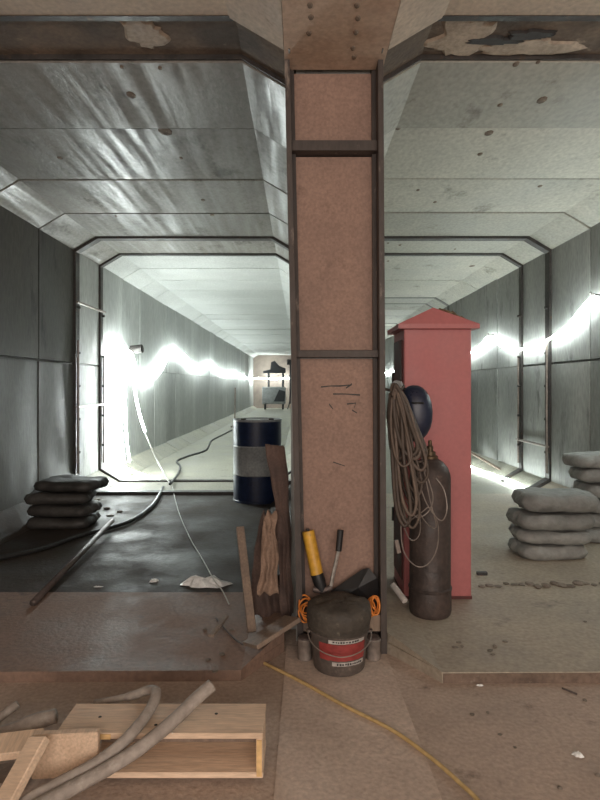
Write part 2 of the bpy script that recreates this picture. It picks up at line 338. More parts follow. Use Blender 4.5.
def loop(name, x0, x1, y0, y1, t, m, skip=()):
    O = [(x0, ZF+HH), (x0, ZS), (x0+HW, ZC), (x1-HW, ZC), (x1, ZS), (x1, ZF+HH), (x1-HW, ZF), (x0+HW, ZF)]
    cx, cz = (x0+x1)/2, (ZF+ZC)/2; fx = 1-t/((x1-x0)/2); fz = 1-t/((ZC-ZF)/2)
    I = [(cx+(x-cx)*fx, cz+(z-cz)*fz) for x, z in O]; O = [(cx+(x-cx)*1.01, cz+(z-cz)*1.01) for x, z in O]
    n = 8; vs = [(x, y0, z) for x, z in O]+[(x, y0, z) for x, z in I]+[(x, y1, z) for x, z in O]+[(x, y1, z) for x, z in I]; fs = []
    for i in range(n):
        j = (i+1) % n
        if i in skip: continue
        fs += [(i, j, n+j, n+i), (2*n+i, 2*n+j, 3*n+j, 3*n+i), (n+i, n+j, 3*n+j, 3*n+i), (i, j, 2*n+j, 2*n+i)]
    return struct(mesh(name, vs, fs, m))
k = 0
mat('joint_grey', (.20, .20, .185), (.12, .12, .11), 4, (.5, .8))
for i, (a, b) in enumerate(RINGS):
    for ci, (x0, x1) in enumerate(CELLS):
        if i and ci == 0: continue
        for e, (y0, y1, t) in enumerate(((a-.05, a+.07, .030), (b-.06, b+.03, .022))):
            k += 1; lo = loop('trim_%d' % k, x0, x1, y0, y1, t*(1 if i == 0 else .35), 'dark_steel' if i == 0 else 'joint_grey', (6,) if ci else ())
            if i == 0:      # clamp rods, conduits and bolts on the nearest joint
                s = 1 if ci == 0 else -1; xw = x0 if ci == 0 else x1
                for z in (.55, .95, 1.35, 1.75, 2.3):
                    MB().tube([(xw+s*.02, (y0+y1)/2, z), (xw+s*.06, (y0+y1)/2, z)], .016, 8).build('bolt', 'dark_steel', lo)
                if e == 0:
                    for z in ((1.1, 2.36) if ci == 0 else (.62,)):
                        MB().tube([(xw+s*.045, y0, z), (xw+s*.045, b+.05, z)], .016, 8).build('clamp_rod', 'wire_grey', lo)
                    MB().tube([(xw+s*.05, y0+.02, .3), (xw+s*.05, y0+.02, 1.9)], .014, 8).build('conduit', 'wire_grey', lo)
                else:
                    MB().tube([(xw+s*.04, y1-.02, .3), (xw+s*.04, y1-.02, 1.75)], .012, 8).build('conduit', 'wire_grey', lo)

# ------------------------------------------------------------------ steel-framed end of the middle wall
DC = 3.02
col = tag(empty('steel_frame_column', (.19, DC, 0)), 'rusty steel framed column face with brown boards between the two tunnel cells', 'column')
def cb(name, pts, y0, y1, m, bev=.0):
    v = [(x-.19, y0-DC, z) for x, z in pts]+[(x-.19, y1-DC, z) for x, z in pts]; n = len(pts)
    return mesh(name, v, [(i, (i+1) % n, (i+1) % n+n, i+n) for i in range(n)]+[tuple(range(n)), tuple(range(n, 2*n))], m, col)
def q(px, py, d=DC-.0): p = at(px, py, d); return (p.x, p.z)
ZT = ZS-.002
zb = .006
lt, lb, rt, rb = -.078, -.012, .418, .437           # outer edges at top / bottom
cb('post', [(lt, ZT), (lt+.026, ZT), (lb+.030, zb), (lb, zb)], 2.96, 3.13, 'rust_steel')
cb('post', [(rt-.026, ZT), (rt, ZT), (rb, zb), (rb-.030, zb)], 2.96, 3.13, 'rust_steel')
cb('flange', [(lt+.026, ZT), (lt+.046, ZT), (lb+.046, zb), (lb+.03, zb)], 3.06, 3.10, 'rust_steel')
cb('flange', [(rt-.046, ZT), (rt-.026, ZT), (rb-.03, zb), (rb-.05, zb)], 3.06, 3.10, 'rust_steel')
def xl(z, o=.027): return lt+(lb-lt)*(ZT-z)/(ZT-zb)+o
def xr(z, o=-.027): return rt+(rb-rt)*(ZT-z)/(ZT-zb)+o
def zpx(py, d=DC): return CH-(py-CY)*d/F
bars = [(zpx(141), zpx(151)), (zpx(350.5), zpx(357)), (zpx(612), zpx(628))]
for i, (z1, z0) in enumerate(bars):
    b = cb('crossbar', [(xl(z0), z0), (xr(z0), z0), (xr(z1), z1), (xl(z1), z1)], 3.01 if i < 2 else 2.98, 3.11, 'rust_steel' if i < 2 else 'wood_dirty')
edges = [ZT, bars[0][0], bars[0][1], bars[1][0], bars[1][1], bars[2][0]]
lowboard = None
for i in range(3):
    z1, z0 = edges[2*i]-.006, edges[2*i+1]+.006
    lowboard = cb('board', [(xl(z0, .03), z0), (xr(z0, -.03), z0), (xr(z1, -.03), z1), (xl(z1, .03), z1)], 3.085, 3.12, 'rust_board')
cb('board', [(xl(.1, .03), .01), (xr(.1, -.03), .01), (xr(.1, -.03), bars[2][1]), (xl(.1, .03), bars[2][1])], 3.10, 3.12, 'dark_steel')
# brush-written strokes on the lowest board
def stroke(pts, wd):
    mb = MB(); P = [at(x, y, 3.085) for x, y in pts]
    vs = []; fs = []
    for i, p in enumerate(P):
        ww = wd*(.6+.5*math.sin(i*1.7+1)**2); vs += [(p.x-.19, 3.0835-DC, p.z+ww), (p.x-.19, 3.0835-DC, p.z-ww), (p.x-.19, 3.0855-DC, p.z+ww), (p.x-.19, 3.0855-DC, p.z-ww)]
    for i in range(len(P)-1): fs.append((4*i, 4*i+4, 4*i+5, 4*i+1)); fs.append((4*i+2, 4*i+6, 4*i+7, 4*i+3))
    mb.add(vs, fs); mb.build('painted_stroke', 'ink', col)
stroke([(321, 387), (330, 386), (340, 386), (350, 385)], .004); stroke([(352, 384), (346, 388)], .006)
stroke([(333, 394), (345, 394), (360, 395)], .004); stroke([(347, 404), (356, 403), (354, 408)], .004)
stroke([(329, 404), (333, 409)], .005); stroke([(352, 410), (357, 413)], .004); stroke([(333, 462), (345, 466)], .003)

# ------------------------------------------------------------------ LED ropes
def led(label, pts, r=.013, sm=8, nm='led_rope', m='led'):
    o = MB().tube(pts, r, 8, smooth=sm).build(nm, m, smooth=True)
    return tag(o, label, 'light rope')
lw = -2.62; W = lambda px, py: onwall(px, py, lw)
led('long glowing white light rope festooned along the left tunnel wall',
    [W(122, 352), W(131, 353), W(138, 372), W(150, 379), W(160, 372), W(170, 355), W(182, 353), W(192, 364), W(203, 370), W(213, 365), W(226, 374), W(238, 374), W(247, 378)], .020)
led('distant glowing light rope strung across the end of the left cell', [(-2.6, 31.5, 1.75), (-2.3, 33.8, 1.8), (-1.4, 34, 1.78), (-.12, 34, 1.82)], .04)
for i, dx in enumerate((0, .06, .13)):
    led(('leftmost', 'middle', 'rightmost')[i]+' of the three glowing light ropes hanging down the left wall by the steel joint',
        [(lw+.02+dx*.3, 8.3+dx*1.6, 1.95), (lw+.03+dx*.4, 8.35+dx*1.6, 1.6), (lw+.03+dx*.6, 8.28+dx*1.6, 1.0), (lw+.06+dx*.5, 8.3+dx*1.6, .55), (lw+.10+dx*.6, 8.25+dx*1.6, .26)], .016, m='led_bundle')
led('slanting glowing light rope that hangs free above the bright floor heap', [at(131, 360, 8.5), at(134, 385, 8.5), at(139, 412, 8.45), at(145, 432, 8.4)], .016, m='led_bundle')
led('glowing light rope lying on the floor at the foot of the left wall', [(-2.49, 8.3, .215), (-2.38, 8.32, .15), (-2.25, 8.4, .085), (-2.05, 8.2, .07), (-1.95, 8.2, .07)], .018, m='led_bundle')
rw = 2.935; V = lambda px, py: onwall(px, py, rw)
led('glowing white light rope swagged along the right tunnel wall between two hooks',
    [(rw, 3.2, 2.25), (rw, 4.0, 1.95), (rw, 5.0, 1.98), V(600, 300), V(593, 297), V(584, 306), V(565, 328), V(540, 344), V(517, 350), V(503, 347), V(489, 337), V(481, 345), V(470, 353), V(455, 352), V(440, 362), V(425, 366)], .014)
led('distant glowing light rope deep inside the right cell', [(rw, 15, 1.9), (rw, 20, 1.8), (rw, 26, 1.9), (rw, 33, 1.8)], .02)
led('glowing light rope lying on the floor of the right cell behind the cement bags', [onfloor(462, 462, .1), onfloor(474, 468, .1), onfloor(488, 473, .1), onfloor(500, 477, .1), onfloor(512, 481, .105), onfloor(522, 486, .105), onfloor(531, 493, .10)], .012)
for px, py, x, lab in ((592, 295, 1, 'nearer dark hook'), (489, 335, 1, 'farther dark hook')):
    p = onwall(px, py, rw)
    tag(MB().tube([p+Vector((.085, 0, .0)), p+Vector((.0, 0, .01)), p+Vector((-.02, 0, .03))], .008, 6).build('wall_hook', 'dark_steel'), lab+' holding the light rope on the right wall', 'hook')
for px, py, lab in ((171, 355, 'nearest dark hook'), (182, 353, 'second dark hook'), (213, 365, 'farthest dark hook')):
    p = onwall(px, py, lw)
    tag(MB().tube([p+Vector((-.11, 0, .0)), p+Vector((.0, 0, .012)), p+Vector((.02, 0, .035))], .010, 6).build('wall_hook', 'dark_steel'), lab+' holding the light rope on the left wall', 'hook')
p = onwall(135, 350, lw)
pipe = tag(MB().tube([p+Vector((-.06, 0, 0)), p+Vector((.12, -.02, .02))], .07, 14).build('pipe_stub', 'dark_steel'), 'short dark pipe stub sticking out of the left wall in the glare', 'pipe')
tag(MB().tube([at(145, 432, 8.4), at(151, 447, 8.3), at(158, 462, 8.2), at(164, 473, 7.95), onfloor(170, 484, .07)], .012, 6, smooth=5).build('lead_wire', 'white_wire'), 'pale lead wire hanging from the slanting light rope to the floor', 'wire')

# ------------------------------------------------------------------ cords and bars on the floor
FL = lambda px, py, z=.066: onfloor(px, py, z)
tag(MB().tube([FL(163, 487, .066), FL(160, 494, .066), FL(152, 506), FL(134, 519), FL(110, 528), FL(82, 535), FL(40, 549), FL(-10, 560)], .020, 8, smooth=6).build('rubber_hose', 'hose_black', smooth=True), 'thick black hose curving across the dark wet floor', 'hose')
tag(MB().tube([FL(170, 484, .10), FL(178, 474, .09), FL(180, 466), FL(177, 461), FL(188, 456), FL(206, 450), FL(211, 441), FL(222, 435), FL(232, 430)], .018, 8, smooth=5).build('power_cable', 'hose_black', smooth=True), 'black cable zigzagging over the bright floor towards the blue drum', 'cable')
tag(MB().tube([FL(172, 485, .062), FL(178, 510, .06), FL(190, 538, .06), FL(203, 560, .075), FL(214, 580, .10), FL(222, 590, .09), FL(229, 604, .06)], .0045, 6, smooth=5).build('thin_wire', 'white_wire'), 'thin white wire running over the wet floor past white plastic', 'wire')
tag(MB().tube([FL(33, 603, .068), FL(112, 521, .125)], .021, 10).build('steel_bar', 'steel_bar', smooth=True), 'straight rusty bar lying diagonally on the dark floor', 'bar')
tag(MB().tube([onfloor(238, 648, .02), onfloor(262, 662, .01), onfloor(300, 681, .01), onfloor(345, 706, .012), onfloor(392, 730, .012), onfloor(430, 757, .012), onfloor(460, 783, .012), onfloor(482, 806, .012), onfloor(500, 850, .012)], .0075, 8, smooth=6).build('extension_cord', 'yellow_cord', smooth=True), 'yellow extension cord trailing across the foreground floor past the bucket', 'cord')
tag(MB().tube([onfloor(216, 618, .06), onfloor(226, 630, .06), onfloor(236, 640, .06), onfloor(244, 645, .075)], .004, 6, smooth=5).build('bent_wire', 'steel_bar'), 'bent rusty wire on the floor left of the column foot', 'wire')
def sheet(name, px, py, w, d, z, m, seed, h=.012):
    rr = random.Random(seed); n = 18; p = onfloor(px, py, z); vs = [(0, 0, h)]; 
    for ring, f in ((1, .55), (2, 1.0)):
        for i in range(n):
            t = 2*math.pi*i/n; k = f*(1+ .45*noise.noise(Vector((math.cos(t)*2, math.sin(t)*2, seed)))+rr.uniform(-.12, .12))
            vs.append((math.cos(t)*w/2*k, math.sin(t)*d/2*k, (h*rr.uniform(.4, 1.3) if ring == 1 else .001)))
    fs = [(0, 1+i, 1+(i+1) % n) for i in range(n)]+[(1+i, 1+n+i, 1+n+(i+1) % n, 1+(i+1) % n) for i in range(n)]+[tuple(range(n, 0, -1)) if 0 else tuple(1+n+i for i in range(n))]
    return mesh(name, vs, fs, m, loc=(p.x, p.y, z))
tag(sheet('plastic_sheet', 205, 584, .34, .17, .046, 'white_plastic', 4, .04), 'crumpled white plastic sheet on the dark wet floor under the wire', 'plastic sheet')
tag(sheet('plastic_scrap', 154, 581, .06, .08, .046, 'white_plastic', 9), 'small white plastic scrap left of the crumpled white sheet', 'plastic scrap')
tag(sheet('paper_scrap', 98, 587, .06, .015, .046, 'white_plastic', 11, .006), 'thin pale paper sliver near the lower end of the rusty bar', 'scrap')

# ------------------------------------------------------------------ cement bags
def bag_mesh(name, w, d, h, seed, m):
    nx, ny = 22, 16; vs = []; fs = []
    def pt(i, j, s):
        u, v = -1+2*i/nx, -1+2*j/ny
        ed = max(0, 1-abs(u)**6)**.34*max(0, 1-abs(v)**5)**.34
        pin = 1-.06*(abs(u)**6)-.0
        x = u*w/2*(1-.12*abs(v)**6); y = v*d/2*(1-.14*abs(u)**6)
        nz = noise.noise(Vector((u*2.2, v*2.2, seed*3.1)))*.12+noise.noise(Vector((u*5+3, v*5, seed*1.7+s)))*.06
        cr = .10*math.sin(v*9+seed)*abs(u)**3
        z = s*h/2*ed*(1+nz*1.6+cr) + .012*noise.noise(Vector((u*1.3, v*1.3, seed)))
        if s < 0: z = max(z, -h*.46)
        x += .012*noise.noise(Vector((v*3, seed, s*0+1)))*1.5; y += .012*noise.noise(Vector((u*3, seed+5, 2)))*1.5
        return (x, y, z+h/2)
    for s in (1, -1):
        for i in range(nx+1):
            for j in range(ny+1): vs.append(pt(i, j, s))
    K = (nx+1)*(ny+1); a = lambda i, j: i*(ny+1)+j
    for i in range(nx):
        for j in range(ny):
            f = (a(i, j), a(i+1, j), a(i+1, j+1), a(i, j+1)); fs.append(f); fs.append(tuple(x+K for x in f[::-1]))
    o = mesh(name, vs, fs, m, smooth=True)
    bm = bmesh.new(); bm.from_mesh(o.data); bmesh.ops.remove_doubles(bm, verts=bm.verts, dist=.0008); bmesh.ops.recalc_face_normals(bm, faces=bm.faces); bm.to_mesh(o.data); bm.free()
    for p in o.data.polygons: p.use_smooth = True
    return o
TOP = {}
def bag(x, y, z, rz, w, d, h, seed, m, label, group):
    key = (m, x > 2.4)
    o = bag_mesh('cement_bag', w, d, h, seed, m); zs = [v.co.z for v in o.data.vertices]
    z = TOP.get(key, z); o.location = (x, y, z-min(zs)); o.rotation_euler = (0, 0, math.radians(rz)); TOP[key] = z+(max(zs)-min(zs))*1.0
    return tag(o, label, 'bag', group)
ORD = ['bottom', 'second from the bottom', 'third from the bottom', 'top']
for i, (cx_, wd, h, rz) in enumerate(((544, .53, .112, 4), (546, .55, .102, -3), (547, .60, .125, 5), (552, .59, .14, -4))):
    z = ZF+[0, .122, .232, .375][i]; d = 4.56
    bag((cx_-CX)*d/F+.02, d, z, rz, wd, .40, h, 11+i, 'cement_bag', ORD[i]+' grey cement bag in the near stack of four on the right', 'cement bags stacked on the right')
ORD6 = ['bottom', 'second lowest', 'third lowest', 'third highest', 'second highest', 'topmost']
for i in range(6):
    z = ZF+[0, .132, .264, .396, .528, .66][i]; d = 5.05
    bag(2.60+[.02, .03, .03, .06, .02, -.04][i], d, z, [3, -4, 5, 2, -5, 4][i], .56, .40, .118, 31+i, 'cement_bag', ORD6[i]+' grey cement bag in the taller stack at the right edge', 'cement bags stacked on the right')
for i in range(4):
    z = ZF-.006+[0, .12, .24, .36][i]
    bag(-2.22+[0, .02, -.03, .06][i], 5.55+[0, .0, .02, .05][i], z, [3, -4, 6, -8][i], .60, .46, .105, 51+i, 'cement_bag_shaded', ['lowest', 'second', 'third', 'uppermost'][i]+' shade-toned dusty bag in the shadowed pile by the left wall', 'dark bags by the left wall')

# ------------------------------------------------------------------ red cabinet
cw0, cw1, cy0, cy1 = .635, 1.045, 3.60, 3.98
cab = tag(empty('metal_cabinet', ((cw0+cw1)/2, cy0, ZF)), 'tall red painted metal cabinet with a pitched roof beside the column', 'cabinet')
def loc(o, p, base): o.data.transform(Matrix.Translation(-Vector(base))); return o
B0 = cab.location
ez = zpx(329, cy0)
loc(MB().box((cw0, cy0, ZF), (cw1, cy1, ez), bev=.004).build('body', 'red_paint', cab), 0, B0)
rz0, rz1 = ez, zpx(311, cy0); ov = .04
rx0, rx1, ry0, ry1 = cw0-ov, cw1+ov, cy0-ov, cy1+ov; xm = (rx0+rx1)/2; e2 = .028
vs = [(rx0, ry0, rz0), (rx1, ry0, rz0), (rx1, ry1, rz0), (rx0, ry1, rz0), (rx0, ry0, rz0+e2), (rx1, ry0, rz0+e2), (rx1, ry1, rz0+e2), (rx0, ry1, rz0+e2), (xm-.03, ry0+.03, rz1+.02), (xm-.03, ry1-.03, rz1+.02)]
loc(mesh('roof', vs, [(0, 1, 2, 3), (0, 1, 5, 4), (1, 2, 6, 5), (2, 3, 7, 6), (3, 0, 4, 7), (4, 5, 8), (5, 6, 9, 8), (6, 7, 9), (7, 4, 8, 9)], 'red_paint', cab), 0, B0)
dr = loc(MB().box((cw0-.008, cy0+.05, ZF+.10), (cw0-.0005, cy1-.03, ez-.06), bev=.002).build('shaded_side_door', 'dark_red', cab), 0, B0)  # shade on the cabinet's left side painted in as a dark panel
loc(MB().box((cw0-.03, cy0+.07, ZF+.85), (cw0-.008, cy0+.09, ZF+.98), bev=.003).build('door_handle', 'dark_steel', dr), 0, B0)
for z in (.4, 1.3): loc(MB().tube([(cw0-.012, cy1-.03, ZF+z), (cw0-.012, cy1-.03, ZF+z+.09)], .009, 8).build('hinge', 'dark_steel', dr), 0, B0)
loc(MB().box((cw0+.006, cy0-.003, ZF+.02), (cw1-.006, cy0+.002, ez-.012), bev=.001).build('front_panel', 'red_paint', cab), 0, B0)
loc(MB().box((cw0-.004, cy0-.004, ZF-.002), (cw1+.004, cy1, ZF+.018)).build('base_rail', 'dark_red', cab), 0, B0)
rr = random.Random(3)
for i, (px, py, lab) in enumerate(((446, 314, 'left one of the dry brown scraps'), (455, 316, 'middle one of the dry brown scraps'), (463, 319, 'right one of the dry brown scraps'))):
    p = at(px, py, 3.70+.03*i); n = 9; vs = []
    for a in range(3):
        for b in range(3): vs.append((-.045+.045*a, -.03+.03*b, rr.uniform(-.006, .014)))
    vs += [(x, y, z-.006) for x, y, z in vs]
    g = lambda a, b: 3*a+b
    fs = []
    for a in range(2):
        for b in range(2):
            f = (g(a, b), g(a+1, b), g(a+1, b+1), g(a, b+1)); fs += [f, tuple(x+9 for x in f)]
    bd = [0, 1, 2, 5, 8, 7, 6, 3]
    fs += [(bd[i2], bd[(i2+1) % 8], bd[(i2+1) % 8]+9, bd[i2]+9) for i2 in range(8)]
    o = mesh('debris_scrap', vs, fs, 'leaf_brown'); 
    xx = p.x; o.location = (xx, p.y, rz0+e2+(rz1+.02-rz0-e2)*(1-(xx-xm)/(rx1-xm))+.022); o.rotation_euler = (0, math.atan2(rz1-rz0, rx1-xm), rr.uniform(-.6, .6))
    tag(o, lab+' lying on the cabinet roof', 'debris')

# ------------------------------------------------------------------ gas cylinder
gx, gy = .745, 3.38
gc = tag(empty('gas_cylinder', (gx, gy, ZF)), 'dark brown gas cylinder standing in front of the red cabinet', 'gas cylinder')
rg = .116
autosmooth(MB().lathe([(rg*.93, 0), (rg, .01), (rg*1.03, .03), (rg*1.03, .14), (rg, .15), (rg, .77), (rg*.97, .80), (rg*.86, .835), (rg*.62, .868), (rg*.38, .885)], 32).build('body', 'cylinder_paint', gc), 35)
autosmooth(MB().lathe([(rg*1.035, .142), (rg*1.06, .148), (rg*1.06, .156), (rg*1.02, .162)], 32).build('foot_ring', 'cylinder_paint', gc), 35)
autosmooth(MB().lathe([(.045, .88), (.045, .90), (.034, .905), (.030, .925)], 16).build('neck_ring', 'brass_dirty', gc), 35)
vv = MB().lathe([(.018, .92), (.018, .955), (.011, .96), (.011, .985), (.006, .99)], 12); vv.tube([(0, 0, .94), (-.035, -.01, .94)], .009, 8)
autosmooth(vv.build('valve', 'brass_dirty', gc), 35)
# ------------------------------------------------------------------ bucket with its contents' rim
bx, by = (339-CX)*2.84/F, 2.84
bk = tag(empty('paint_bucket', (bx, by, .006)), 'dirty dark paint bucket with a red label at the column foot', 'bucket')
RB = lambda z: .122+.028*z/.36
H = .355; bk.scale = (1, 1, .80)
autosmooth(MB().lathe([(RB(0)-.006, .0), (RB(0), .008), (RB(.1), .1), (RB(.22), .22), (RB(.22)+.007, .224), (RB(.24)+.007, .236), (RB(.24), .24), (RB(H), H), (RB(H)-.006, H), (RB(H)-.008, H-.02)], 36, caps=True).build('body', 'bucket_body', bk), 35)
ld = MB(); n = 36; vs = []; fs = []
prof = [(1.03, .235), (1.05, .26), (1.06, .31), (1.05, .345), (1.02, .368), (.9, .385), (.6, .392), (.25, .398)]
for i, (f, z) in enumerate(prof):
    for k in range(n):
        a = 2*math.pi*k/n; nn = noise.noise(Vector((math.cos(a)*1.6, math.sin(a)*1.6, z*9)))
        r = RB(min(z, H))*f*(1+.035*nn); zz = z+.022*noise.noise(Vector((math.cos(a)*2.2+4, math.sin(a)*2.2, z*5)))*(1 if i < 2 else .7)
        vs.append((r*math.cos(a), r*math.sin(a), zz))
for i in range(len(prof)-1):
    for k in range(n): fs.append((i*n+k, i*n+(k+1) % n, (i+1)*n+(k+1) % n, (i+1)*n+k))
fs.append(tuple(range((len(prof)-1)*n, len(prof)*n)))
mesh('muddy_cover', vs, fs, 'bucket_mud', bk, smooth=True)
def wrap(name, a0, a1, z0, z1, m, parent, off=.002, jag=0):
    n = 20; vs = []; 
    for i in range(n+1):
        a = math.radians(-90+a0+(a1-a0)*i/n)
        for z in (z0, z1):
            for o2 in (off, -.001):
                zz = z+(jag*noise.noise(Vector((i*.7, z*10, 1))) if jag else 0)
                r = RB(zz)+o2; vs.append((r*math.cos(a), r*math.sin(a), zz))
    fs = []
    for i in range(n):
        b = 4*i; fs += [(b, b+4, b+6, b+2), (b, b+1, b+5, b+4), (b+2, b+6, b+7, b+3)]
    fs += [(0, 1, 3, 2), (4*n, 4*n+1, 4*n+3, 4*n+2)]
    return mesh(name, vs, fs, m, parent, smooth=False)
rl = wrap('label', -46, 56, .098, .196, 'label_red', bk, .002, .006)
w1 = wrap('label_strip', -24, 52, .200, .221, 'label_white', bk, .0025, .002)
w2 = wrap('label_strip', -18, 54, .068, .090, 'label_white', bk, .0025, .002)
for wst, z0, z1, a, b in ((w1, .204, .217, -16, 36), (w2, .072, .086, -8, 46)):
    t = a
    while t < b:
        s = rr.uniform(2.2, 4.4); wrap('print_mark', t, t+s, z0+rr.uniform(0, .003), z1-rr.uniform(0, .003), 'ink', wst, .0035); t += s+rr.uniform(1.2, 2.4)
hp = []
for i in range(13):
    t = -1+2*i/12; a = math.radians(-90+78*t); dr_ = .014+.03*(1-t*t); z = .225-.075*(1-abs(t)**1.6)
    hp.append(((RB(z)+dr_)*math.cos(a), (RB(z)+dr_)*math.sin(a), z))
MB().tube(hp, .0032, 6, smooth=3).build('wire_handle', 'wire_grey', bk, smooth=True)
for s in (-1, 1): MB().lathe([(.014, -.005), (.014, .008)], 10).build('handle_ear', 'bucket_body', bk).location = (s*(RB(.225)+.008)*math.cos(math.radians(12)), -(RB(.225)+.008)*math.sin(math.radians(12)), .225)

# grease gun standing behind the bucket
def P(px, py, d): return at(px, py, d)
gg = tag(empty('grease_gun', tuple(P(322, 590, 3.0))), 'grease gun with yellow barrel and black-gripped lever leaning on the column board', 'grease gun')
G0 = gg.location
def part(mb, name, m, par, base, sm=True):
    o = mb.build(name, m, par); o.data.transform(Matrix.Translation(-Vector(base)))
    return autosmooth(o, 40) if sm else o
a, b = P(308, 531, 3.03), P(317, 574, 3.0)
part(MB().tube([a, a.lerp(b, .04), a.lerp(b, .06), a.lerp(b, .95), b], [.030, .032, .032, .032, .032], 16), 'barrel', 'yellow_paint', gg, G0)
part(MB().tube([b, b.lerp(P(322, 590, 2.99), .5), P(322, 591, 2.99)], [.033, .033, .026], 14), 'barrel_cap', 'black_plastic', gg, G0)
part(MB().tube([a+Vector((-.004, 0, .012)), a], .008, 8), 'pull_rod', 'dark_steel', gg, G0)
part(MB().tube([P(313, 589, 2.98), P(322, 591, 2.98), P(332, 587, 2.98)], .015, 10), 'pump_head', 'steel_bar', gg, G0)
lev = part(MB().tube([P(331, 586, 2.97), P(333, 575, 2.98), P(336, 562, 2.99), P(339, 549, 3.0)], .010, 8, smooth=4), 'lever', 'chrome', gg, G0)
part(MB().tube([P(338.5, 551, 3.0), P(340.5, 530, 3.01)], [.0155, .0165], 12), 'grip', 'black_plastic', gg, G0)
part(MB().tube([P(322, 592, 2.98), P(322, 600, 3.0), P(322, 611, 3.03)], .010, 8), 'spout', 'dark_steel', gg, G0)
# black folded plastic sheet
pts = [(330, 606), (331, 591), (348, 579), (363, 569), (369, 568), (377, 578), (379, 590), (379, 606), (356, 604)]
vs = [at(x, y, 3.025+.015*math.sin(i)) for i, (x, y) in enumerate(pts)]+[at(x, y, 3.06) for x, y in pts]
n = len(pts); ctr = at(358, 588, 3.0); vs.append(ctr); rid = at(364, 580, 2.975)
fs = [(i, (i+1) % n, 2*n) for i in range(n)]+[(i, (i+1) % n, (i+1) % n+n, i+n) for i in range(n)]+[tuple(range(n, 2*n))]
tag(mesh('plastic_bag', vs, fs, 'black_plastic'), 'stiff black plastic bag wedged between bucket and column', 'bag')
# orange cord coils
def coil(px, py, d, w, h, turns, label, seed):
    r2 = random.Random(seed); t_ = tag(empty('orange_cord', tuple(at(px, py, d))), label, 'cord', 'orange cords around the bucket')
    for k in range(turns):
        pp = []; ox, oz = r2.uniform(-.012, .012), r2.uniform(-.02, .02); sc = r2.uniform(.7, 1.1); til = r2.uniform(-.5, .5)
        for i in range(13):
            a = 2*math.pi*i/12
            pp.append((ox+w/2*sc*math.cos(a)+til*.01*math.sin(a), -.004+.012*math.sin(a*2+k)+.006*k-.01, oz+h/2*sc*math.sin(a)))
        MB().tube(pp, .0042, 6, smooth=3).build('loop', 'orange_cord', t_, smooth=True)
    return t_
coil(307, 609, 2.95, .062, .085, 5, 'coil of orange cord on the left of the bucket', 1)
coil(373, 606, 2.93, .052, .095, 6, 'coil of orange cord on the right of the bucket', 2)
# little cans behind the bucket
for px, lab in ((303, 'small grey tin behind the bucket on its left'), (371, 'small grey tin behind the bucket on its right')):
    p = at(px, 655, 2.98); t_ = tag(empty('small_tin', (.024 if px < 340 else .362, 2.915, .006)), lab, 'tin', 'small tins behind the bucket')
    autosmooth(MB().lathe([(.036, 0), (.036, .09), (.038, .094), (.034, .10)], 16).build('body', 'wire_grey', t_), 35)
    autosmooth(MB().lathe([(.030, .100), (.030, .108), (.010, .112)], 16).build('lid', 'steel_bar', t_), 35)

# ------------------------------------------------------------------ cables and helmet hung at the right of the column
hk = at(394, 393, 2.98)
tag(MB().tube([(.435, 3.02, hk.z+.02), (hk.x, 2.99, hk.z+.01), (hk.x+.03, 2.97, hk.z+.015), (hk.x+.05, 2.965, hk.z+.04)], .007, 8, smooth=4).build('cable_hook', 'dark_steel'), 'steel hook on the right side of the column carrying the cables', 'hook')
cc = tag(empty('cable_coil', tuple(hk)), 'thick hank of brown cables hanging from the right side of the column', 'cable')
r3 = random.Random(21)
for k in range(22):
    low = r3.uniform(.26, .70); xo = r3.uniform(-.01, .075); wd = r3.uniform(.02, .055); yo = r3.uniform(-.035, .05)
    top = r3.uniform(-.01, .03)
    pp = [(xo*.3-.01, yo*.4, top-.02), (xo*.2+.0, yo*.5-.01, top+.015), (xo*.6+.02, yo, top-.05), (xo+wd, yo-.01, -low*.5), (xo*1.3+wd*.9+.03, yo-.01, -low*.86), (xo*1.3+.02+.02, yo-.004, -low), (xo*1.2-.0, yo+.01, -low*.86), (xo*.8-wd*.4, yo+.01, -low*.45), (xo*.3-.012, yo*.6+.01, top-.03)]
    MB().tube(pp, r3.choice((.006, .007, .0085, .010)), 7, smooth=5).build('strand', 'cable_brown', cc, smooth=True)
# band tying the hank
wc = tag(empty('wire_coil', tuple(at(430, 470, 3.03))), 'thin pale wire loops dangling below the cable hank in front of the cylinder', 'wire')
for pts in ([(408, 430), (416, 470), (425, 500), (436, 517), (443, 520), (447, 508), (444, 490), (436, 478)],
            [(402, 440), (410, 490), (424, 520), (436, 527), (430, 500), (424, 470)],
            [(398, 470), (403, 520), (411, 540), (420, 532), (418, 500), (414, 470)],
            [(404, 500), (401, 528), (404, 552), (416, 566), (428, 564), (437, 548), (438, 525), (430, 508), (422, 512), (411, 520)],
            [(416, 440), (428, 478), (433, 498), (428, 512), (416, 517), (406, 500)]):
    pl = [at(x, y, 3.06-.01*(i % 3)+(.05 if y > 520 else 0)) for i, (x, y) in enumerate(pts)]
    part(MB().tube(pl, .0032, 6, smooth=6), 'loop', 'wire_grey', wc, wc.location)
# torch head at the end of the hank, and a fallen tube on the haunch
tag(MB().tube([at(396, 540, 3.04), at(399, 553, 3.03)], .012, 8).build('hose_nozzle', 'wire_grey'), 'pale nozzle hanging among the wires right of the column', 'nozzle')
tag(MB().tube([at(393, 585, 3.15), at(405, 601, 3.05)], .016, 10).build('paper_tube', 'label_white'), 'short pale tube lying by the foot of the gas cylinder', 'tube')
